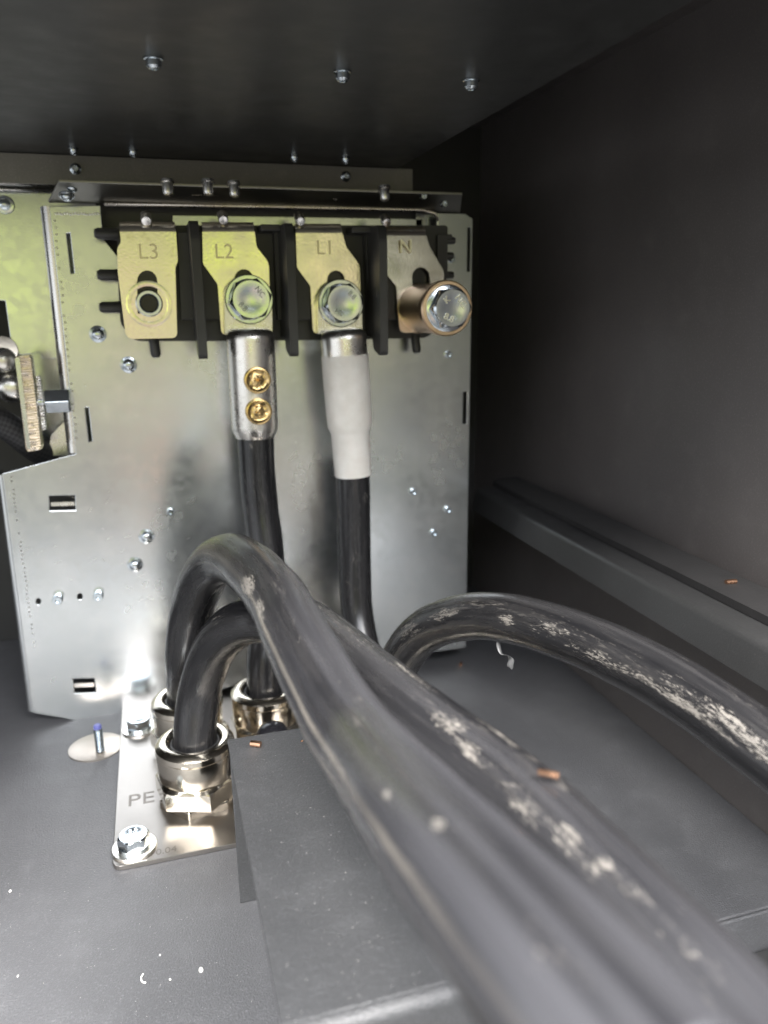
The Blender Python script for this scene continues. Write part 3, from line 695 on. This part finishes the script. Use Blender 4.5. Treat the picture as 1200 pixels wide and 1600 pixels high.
def lug(th, cx, tx, ybar0, ybar1, x0, x1, X0, X1, palm_pts, name='cable_lug'):
    """palm bolted to the tab, then a barrel hanging below it"""
    YPm = YT - .0045
    o = th.part(name, facade(palm_pts, [], YPm, .0042), LUG, bevel=.0012)
    return o
# --- L2 screw lug
palm2 = rnd([(351, 522), (350, 452), (363, 436), (390, 428), (417, 440), (425, 458), (426, 522)], [0, 8, 10, 20, 10, 8, 0], 4)
l2 = cabL2.part('cable_lug', facade(palm2, [], YT - .0062, .0058), LUG, bevel=.0016)
Yc = .5265
pt = onY(391.5, 524, Yc); pb = onY(399, 683, Yc); ax = (pb - pt).normalized(); ln_ = (pb - pt).length
rb = .0158
cabL2.part('lug_barrel', lt([(0, -.004), (.0120, -.004), (.0146, -.0022), (rb, .0004), (rb, .003), (rb, ln_ - .008), (rb * .98, ln_ - .005), (rb * .86, ln_ - .001), (.0132, ln_), (0, ln_)], pt, ax, seg=48), LUG, 40, parent=l2)
for px, py in ((401.5, 594), (403.5, 643)):
    p = onY(px, py, Yc - rb * 1.0 - .0004); p.x += .0003
    bmm = lt([(.0088, .004), (.0088, -.0008), (.0084, -.0016), (.0074, -.0018), (.0066, -.0011), (.0058, -.0003), (.0044, -.0001), (.0036, -.0005), (.0024, -.0012), (.001, -.0015), (0, -.0015)], p, (0, 1, 0), seg=30)
    for v in bmm.verts:
        if (v.co - p).length < .0060: v.co.y += random.uniform(-.0007, .0002)
    cabL2.part('shear_bolt', bmm, BRASS, 50, parent=l2)
# --- L1 compression lug in white heat shrink
palm1 = rnd([(497, 522), (497, 470), (504, 452), (530, 443), (556, 450), (565, 466), (567, 522)], [0, 8, 8, 20, 10, 8, 0], 4)
l1 = cabL1.part('cable_lug', facade(palm1, [], YT - .0062, .0058), LUG, bevel=.0016)
pt = onY(536.5, 524, Yc); pb = onY(552, 742, Yc); ax = (pb - pt).normalized(); ln_ = (pb - pt).length
cabL1.part('lug_barrel', lt([(0, -.004), (.0120, -.004), (.0146, -.0022), (rb, .0004), (rb, .003), (rb, .016), (rb, .02), (0, .02)], pt, ax, seg=48), LUG, 40, parent=l1)
f_ = lambda y: (y - 524) / (742 - 524) * ln_
cabL1.part('heat_shrink_sleeve', lt([(.0150, f_(553)), (.0164, f_(553)), (.0164, f_(600)), (.0160, f_(650)), (.0158, f_(663)), (.0146, f_(669)), (.0138, f_(674)), (.0134, f_(741)), (.0134, f_(742)), (.0128, f_(742))], pt, ax, seg=48), SHRINK, 60)
hex_bolt(389, 468, YT - .0062, .0122, .0092, .0160, 'hexagon bolt with a green reflection holding the screw lug on L2', R(100), (('8.8', -140), ('NC', 38)))
hex_bolt(532, 474, YT - .0062, .0120, .0092, .0160, 'hexagon bolt holding the white-sleeved lug on L1', R(100), (('HS', -125), ('8.8', 45)))
# --- N spacer with its bolt
pn = onY(655, 482, YT); sl = YT - .484
spc = At('spacer_sleeve', pn, 'bronze coloured cylindrical spacer standing out of the tab marked N', 'spacer')
spc.part('sleeve_body', lt([(0, 0), (.0168, 0), (.0174, .0008), (.0168, .0016), (.0166, sl - .010), (.0172, sl - .009), (.0178, sl - .007), (.0178, sl - .001), (.0170, sl), (0, sl)], pn, (0, -1, 0), seg=56), SPACER, 35)
t = At('hex_bolt', pn + Vector((0, -sl, 0)), 'hexagon bolt with raised marks at the end of the bronze spacer on N', 'bolt', 'hexagon bolts in the terminals')
p = pn + Vector((0, -sl, 0))
t.part('washer', lt([(0, 0), (.0150, 0), (.0150, .0012), (.0142, .0016), (0, .0016)], p, (0, -1, 0), seg=48), ZINC, 30)
p = p + Vector((0, -.0016, 0)); t.part('bolt_head', hexhead(.0118, .0085, p, (0, -1, 0), R(92)), ZINC, 28)
for s_, ang in (('8.8', -115), ('K', 130), ('NC', 40)):
    d = Vector((math.cos(R(ang)), 0, math.sin(R(ang)))); up = d if ang > 0 else -d
    t.part('stamped_mark', text_bm(s_, .0058, p + Vector((0, -.0086, 0)) + d * .0066, Vector((up.z, 0, -up.x)), up, .0004), DIMPLE)

# ================================================================== GLAND PLATE, GLANDS
ZP = ZF + .0032
q0 = onZ(175, 1356, ZP)
gx0, gy0, gx1, gy1 = q0.x, q0.y, .150, .572
gp = At('gland_plate', ((gx0 + gx1) / 2, (gy0 + gy1) / 2, ZF), 'flat stainless plate on the floor marked PE that carries the cable glands', 'plate')
gp.part('plate_body', slab(rnd([(gx0, gy0), (gx1, gy0), (gx1, gy1), (gx0, gy1)], .006, 5), ZP, .003), STAINLESS, bevel=.0005)
p = onZ(219, 1249, ZP); gp.part('lettering', text_bm('PE', .0168, (p.x + .0005, p.y, ZP), (1, 0, 0), (0, 1, 0), .00012), ENGR)
for s_, q in (('03', (196, 1343)), ('70.04', (255, 1330))):
    p = onZ(*q, ZP); gp.part('lettering', text_bm(s_, .0068, (p.x, p.y, ZP), (1, 0, 0), (0, 1, 0), .0001), ENGR)

def gland(c, label, rot=0.):
    """hexagon body screwed to the plate and a turned dome nut round the cable"""
    t = At('cable_gland', (c.x, c.y, ZP), label, 'cable gland', 'nickel cable glands on the gland plate')
    b = (c.x, c.y, ZP); H = c.z - ZP
    t.part('lock_nut', lt([(.0243, .0002), (.0243, .0055), (.0215, .0064), (0, .0064)], b, (0, 0, 1), poly=6, rot=rot), NICKEL, bevel=.0006)
    bm = hexhead(.0232, .0125, (c.x, c.y, ZP + .0060), (0, 0, 1), rot + R(30)); t.part('hex_body', bm, NICKEL, 28)
    z1 = .0185; pr = []
    pr = [(.0195, z1 - .001), (.0200, z1), (.0232, z1 + .0006), (.0236, z1 + .0020), (.0236, H - .0085), (.0234, H - .0075), (.0240, H - .0062), (.0236, H - .0030), (.0212, H - .0006), (.0190, H), (.0168, H - .0004), (.0158, H - .0018), (.0156, H - .008)]
    # sides of the dome nut: twelve soft flats
    bm = bmesh.new(); n = 96; m = frame(b, (0, 0, 1)); rings = []
    for r_, h_ in pr:
        fl_ = 1. if (z1 < h_ < H - .0070 and r_ > .023) else 0.
        ring = []
        for i in range(n):
            a_ = 2 * math.pi * i / n; k_ = (a_ % (math.pi / 3)) - math.pi / 6
            rr = r_ * (1 - fl_ * .022 + fl_ * .022 * min(1, (1 / math.cos(k_) - 1) / .10))
            ring.append(bm.verts.new(m @ Vector((rr * math.cos(a_ + rot), rr * math.sin(a_ + rot), h_))))
        rings.append(ring)
    for a_, b_ in zip(rings, rings[1:]):
        for i in range(n): bm.faces.new((a_[i], a_[(i + 1) % n], b_[(i + 1) % n], b_[i]))
    t.part('dome_nut', bm, NICKEL, 32)
    t.part('seal', lt([(.0157, H - .006), (.0150, H - .0028), (.0136, H - .0022), (.0128, H - .005)], b, (0, 0, 1), seg=48), SEAL, 180)
    return t
gland(g1, 'nickel cable gland nearest the front, beside the letters PE', R(12))
gland(g2, 'nickel cable gland directly behind the front one, mostly hidden by the cables', R(20))
gland(g3, 'nickel cable gland where the cable from L2 enters the floor plate', R(5))
gland(g4, 'nickel cable gland hidden under the cable from L1', R(15))
gland(g5, 'nickel cable gland at the foot of the right-hand arching cable, hidden by the near cables', R(2))

def floor_bolt(px, py, label, rot):
    p = onZ(px, py, ZP + .001); p.z = ZP; t = At('hex_bolt', p, label, 'bolt', 'zinc bolts holding the gland plate')
    t.part('washer', lt([(0, 0), (.0125, 0), (.0125, .0010), (.0120, .0014), (0, .0014)], p, (0, 0, 1), seg=44), LUG, 30)
    q = p + Vector((0, 0, .0014)); t.part('spring_washer', lt([(.0088, 0), (.0088, .0018), (0, .0018)], q, (0, 0, 1), seg=32), ZINC, 30)
    q = q + Vector((0, 0, .0018)); t.part('bolt_head', hexhead(.0078, .0058, q, (0, 0, 1), rot), ZINC, 28)
    t.part('stamped_mark', text_bm('8.8', .0042, q + Vector((0, .0030, .0058)), (1, .2, 0), (-.2, 1, 0), .0002), ZINC)
floor_bolt(210, 1322, 'zinc hexagon bolt with washer at the front left corner of the gland plate', R(10))
floor_bolt(218, 1137, 'zinc hexagon bolt at the rear left corner of the gland plate near the tall plate', R(24))

# black blanking plug in front of the third gland
p = onY(425, 1126, .436)
bp = At('blanking_plug', (p.x, p.y, ZP), 'small round glossy black plug on the gland plate behind the dark cover', 'plug')
bp.part('plug_dome', lt([(.0105, 0), (.0105, .028), (.0108, .031), (.0100, .036), (.0078, .0398), (.004, .0418), (0, .0424)], (p.x, p.y, ZP), (0, 0, 1), seg=36), BLACK, 60)
bp.part('plug_collar', lt([(.0128, 0), (.0128, .003), (.0110, .004), (0, .004)], (p.x, p.y, ZP), (0, 0, 1), seg=36), BLACK, 40)

# earth stud with its bare patch
p = onZ(157, 1175, ZF)
es = At('earth_stud', p, 'blue-tipped threaded stud on a round bare metal patch left of the gland plate', 'stud')
pd = onZ(150, 1166, ZF + .0008)
es.part('bare_patch', lt([(0, 0), (.0185, 0), (.0185, .0006), (.0180, .0008), (0, .0008)], (pd.x, pd.y, ZF), (0, 0, 1), seg=56), PRIMER, 30)
pr = [(0, 0)]
for i in range(19): pr += [(.0030, .0006 + i * .0009), (.0025, .00105 + i * .0009)]
pr += [(.0028, .0178), (0, .0178)]
es.part('threaded_stud', lt(pr, (p.x, p.y, ZF + .0008), (0, 0, 1), seg=18), ZINC)
es.part('stud_tip', lt([(.0027, 0), (.0027, .0020), (.0019, .0028), (0, .0028)], (p.x, p.y, ZF + .0186), (0, 0, 1), seg=18), BLUE, 40)

# ================================================================== RAISED COVER
cz = -.203
c0 = onZ(355, 1155, cz); c1 = onZ(717, 1530, cz)
cx0, cx1, cy0, cy1 = c0.x, .103, c1.y, c0.y
cv = At('cable_cover', ((cx0 + cx1) / 2, cy1, ZF), 'raised dark grey dust-strewn metal cover over the floor, under the two near cables', 'cover')
cv.part('top_sheet', slab([(cx0, cy0), (cx1, cy0), (cx1, cy1), (cx0, cy1)], cz, .0018), COVER, bevel=.0007)
cv.part('rear_leg', box((cx0 + .0006, cy1 - .0020, ZF + .0002), (cx1, cy1 - .0002, cz - .0020)), COVER, bevel=.0005)
bm = bmesh.new(); rr_ = .0045; prof = []         # the sheet rolls over its front edge and runs down
for ri in (rr_, rr_ - .0017):
    row = [(cy0 - ri * math.sin(R(11.25 * k_)), cz - rr_ + ri * math.cos(R(11.25 * k_))) for k_ in range(9)] + [(cy0 - ri, cz - .016)]
    prof.append(row)
loop_ = prof[0] + prof[1][::-1]
A = [bm.verts.new((cx0, y, z)) for y, z in loop_]; B = [bm.verts.new((cx1, y, z)) for y, z in loop_]
for k_ in range(len(loop_)): n_ = (k_ + 1) % len(loop_); bm.faces.new((A[k_], A[n_], B[n_], B[k_]))
cv.part('front_bend', bm, COVER, 40)

# ================================================================== RIGHT SIDE RAIL
xr = .266; zr = -.157; zr2 = zr - .020
sr = At('side_rail', (xr, .45, zr2), 'long dark sheet metal rail running along the right-hand wall', 'rail')
bm = sheet(rnd([(xr, zr2), (xr + .004, zr - .001), (xr + .012, zr), (XW - .0002, zr), (XW - .0002, zr - .0025), (xr + .012, zr - .0025), (xr + .0065, zr - .003), (xr + .0025, zr2)], [0, .006, .004, 0, 0, .002, .002, 0], 4), [], .52, lambda u, v, d: Vector((u, .10 + d, v)))
sr.part('rail_profile', bm, RAIL, 40)
pth = []
bm = sheet([(xr + .020, zr + .0004), (xr + .020, zr + .005), (xr + .026, zr + .0075), (xr + .044, zr + .0075), (xr + .048, zr + .005), (xr + .048, zr + .0004)], [], .52, lambda u, v, d: Vector((u, .10 + d, v)))
sr.part('gasket', bm, GASKET, 40)

# ================================================================== SMALL LOOSE THINGS
def clipping(p, l, r, ang, label, tilt=0):
    d = Vector((math.cos(ang), math.sin(ang), tilt)).normalized()
    pts = [Vector(p) - d * l / 2, Vector(p) + Vector((0, 0, r * .1)), Vector(p) + d * l / 2]
    o = link('copper_clipping', tube(pts, r, 8), COPPER, None, 40); origin(o, p)
    return tag(o, label, 'copper clipping', 'loose copper clippings')
p = onZ(400, 1167, cz); clipping((p.x, p.y, cz + .0016), .0050, .0015, R(-30), 'copper clipping lying on the rear edge of the raised cover')
p = onZ(430, 1166, cz); clipping((p.x + .013, p.y, cz + .0004), .0011, .0004, R(10), 'tiny copper crumb on the raised cover right of the larger clipping')
p = onX(1142, 909, xr + .03); clipping(onZ(1142, 909, zr + .0085), .0062, .0014, R(-5), 'copper clipping lying on the gasket of the right-hand rail')
p = onZ(720, 1038, ZF + .001); clipping((p.x, p.y, ZF + .0014), .004, .0013, R(60), 'copper crumb on the floor beyond the arching right-hand cable')
# clipping resting on the near cable's upper side
p = onZ(858, 1212, ZF + .0012); clipping(atD(857, 1209, .2125), .0056, .0009, R(-38), 'copper clipping resting on the upper edge of the second near cable')

def chip(px, py, Z, r, label, bent=False):
    p = onZ(px, py, Z); bm = bmesh.new(); n = 7; a0 = random.random() * 6
    if bent:
        pts = [Vector((p.x + .0024 * math.cos(a_), p.y + .0030 * math.sin(a_), Z + .0007)) for a_ in (2.2, 2.8, 3.4, 4.0, 4.6)]
        o = link('paint_chip', tube(pts, .00035, 6), WHITE)
    else:
        vs = [bm.verts.new((p.x + r * random.uniform(.6, 1) * math.cos(a0 + 6.28 * i / n) * .7, p.y + r * random.uniform(.6, 1) * math.sin(a0 + 6.28 * i / n), Z + .0002)) for i in range(n)]
        f = bm.faces.new(vs); g = bmesh.ops.extrude_face_region(bm, geom=[f])
        for v in g['geom']:
            if isinstance(v, bmesh.types.BMVert): v.co.z += r * .35
        o = link('paint_chip', bm, WHITE)
    origin(o, (p.x, p.y, Z)); return tag(o, label, 'chip', 'pale chips on the floor')
chip(314, 1517, ZF, .0019, 'largest white chip on the floor left of the cover')
chip(229, 1529, ZF, .0016, 'thin curved white chip on the floor left of the largest one', True)
chip(16, 1393, ZF, .0011, 'small white chip near the left edge of the floor')
chip(266, 1531, ZF, .0008, 'tiny pale chip between the curved chip and the largest chip')
chip(28, 1526, ZF, .0008, 'tiny pale chip on the floor near the bottom left edge')
chip(250, 1493, ZF, .0007, 'tiny pale chip above the curved chip on the floor')
bm = bmesh.new()
def grains(n, f, Z, r0, r1):
    for _ in range(n):
        x, y = f(); r = random.uniform(r0, r1) ; a = random.random() * 6
        vs = [bm.verts.new((x + r * random.uniform(.5, 1.2) * math.cos(a + 1.57 * i), y + r * random.uniform(.5, 1.2) * math.sin(a + 1.57 * i), Z + .0001 + (i % 2) * r * .4)) for i in range(4)]
        bm.faces.new(vs)
grains(420, lambda: (min(cx1, cx0 + abs(random.gauss(.045, .025))), random.uniform(cy0, cy1)), cz, .00005, .00017)
grains(260, lambda: (random.uniform(-.2, cx0), random.uniform(FRONT, .40)), ZF, .00006, .0002)
grains(160, lambda: (random.uniform(cx1, .25), random.uniform(FRONT, .40)), ZF, .00007, .0002)
d_ = link('dust', bm, WHITE); d_['kind'] = 'stuff'; d_['label'] = 'fine pale dust and grit lying on the cover and the floor'
# plastic shaving hanging from the right-hand cable
P = [atD(778, 1003, .402), atD(780, 1014, .400), atD(784, 1022, .398), atD(793, 1024, .396), atD(799, 1030, .397), atD(797, 1040, .398), atD(800, 1046, .398)]
pp = catmull(P, 5); bm = bmesh.new(); pv = None
for i, p in enumerate(pp):
    w_ = (.0008 + .0016 * math.sin(math.pi * min(1, i / (len(pp) - 1))) ** .6) * (1 if i < len(pp) - 3 else .4)
    ang = .5 + i * .08; d = (cr * math.cos(ang) + cf * .6 * math.sin(ang)) * w_
    cur = [bm.verts.new(p - d), bm.verts.new(p + d), bm.verts.new(p + d + cf * .0003), bm.verts.new(p - d + cf * .0003)]
    if pv:
        for a_, b_ in ((0, 1), (1, 2), (2, 3), (3, 0)): bm.faces.new((pv[a_], pv[b_], cur[b_], cur[a_]))
    pv = cur
o = link('plastic_shaving', bm, SHAV, None, 180); origin(o, P[0]); tag(o, 'curled grey plastic shaving hanging under the scuffed right-hand cable', 'shaving')
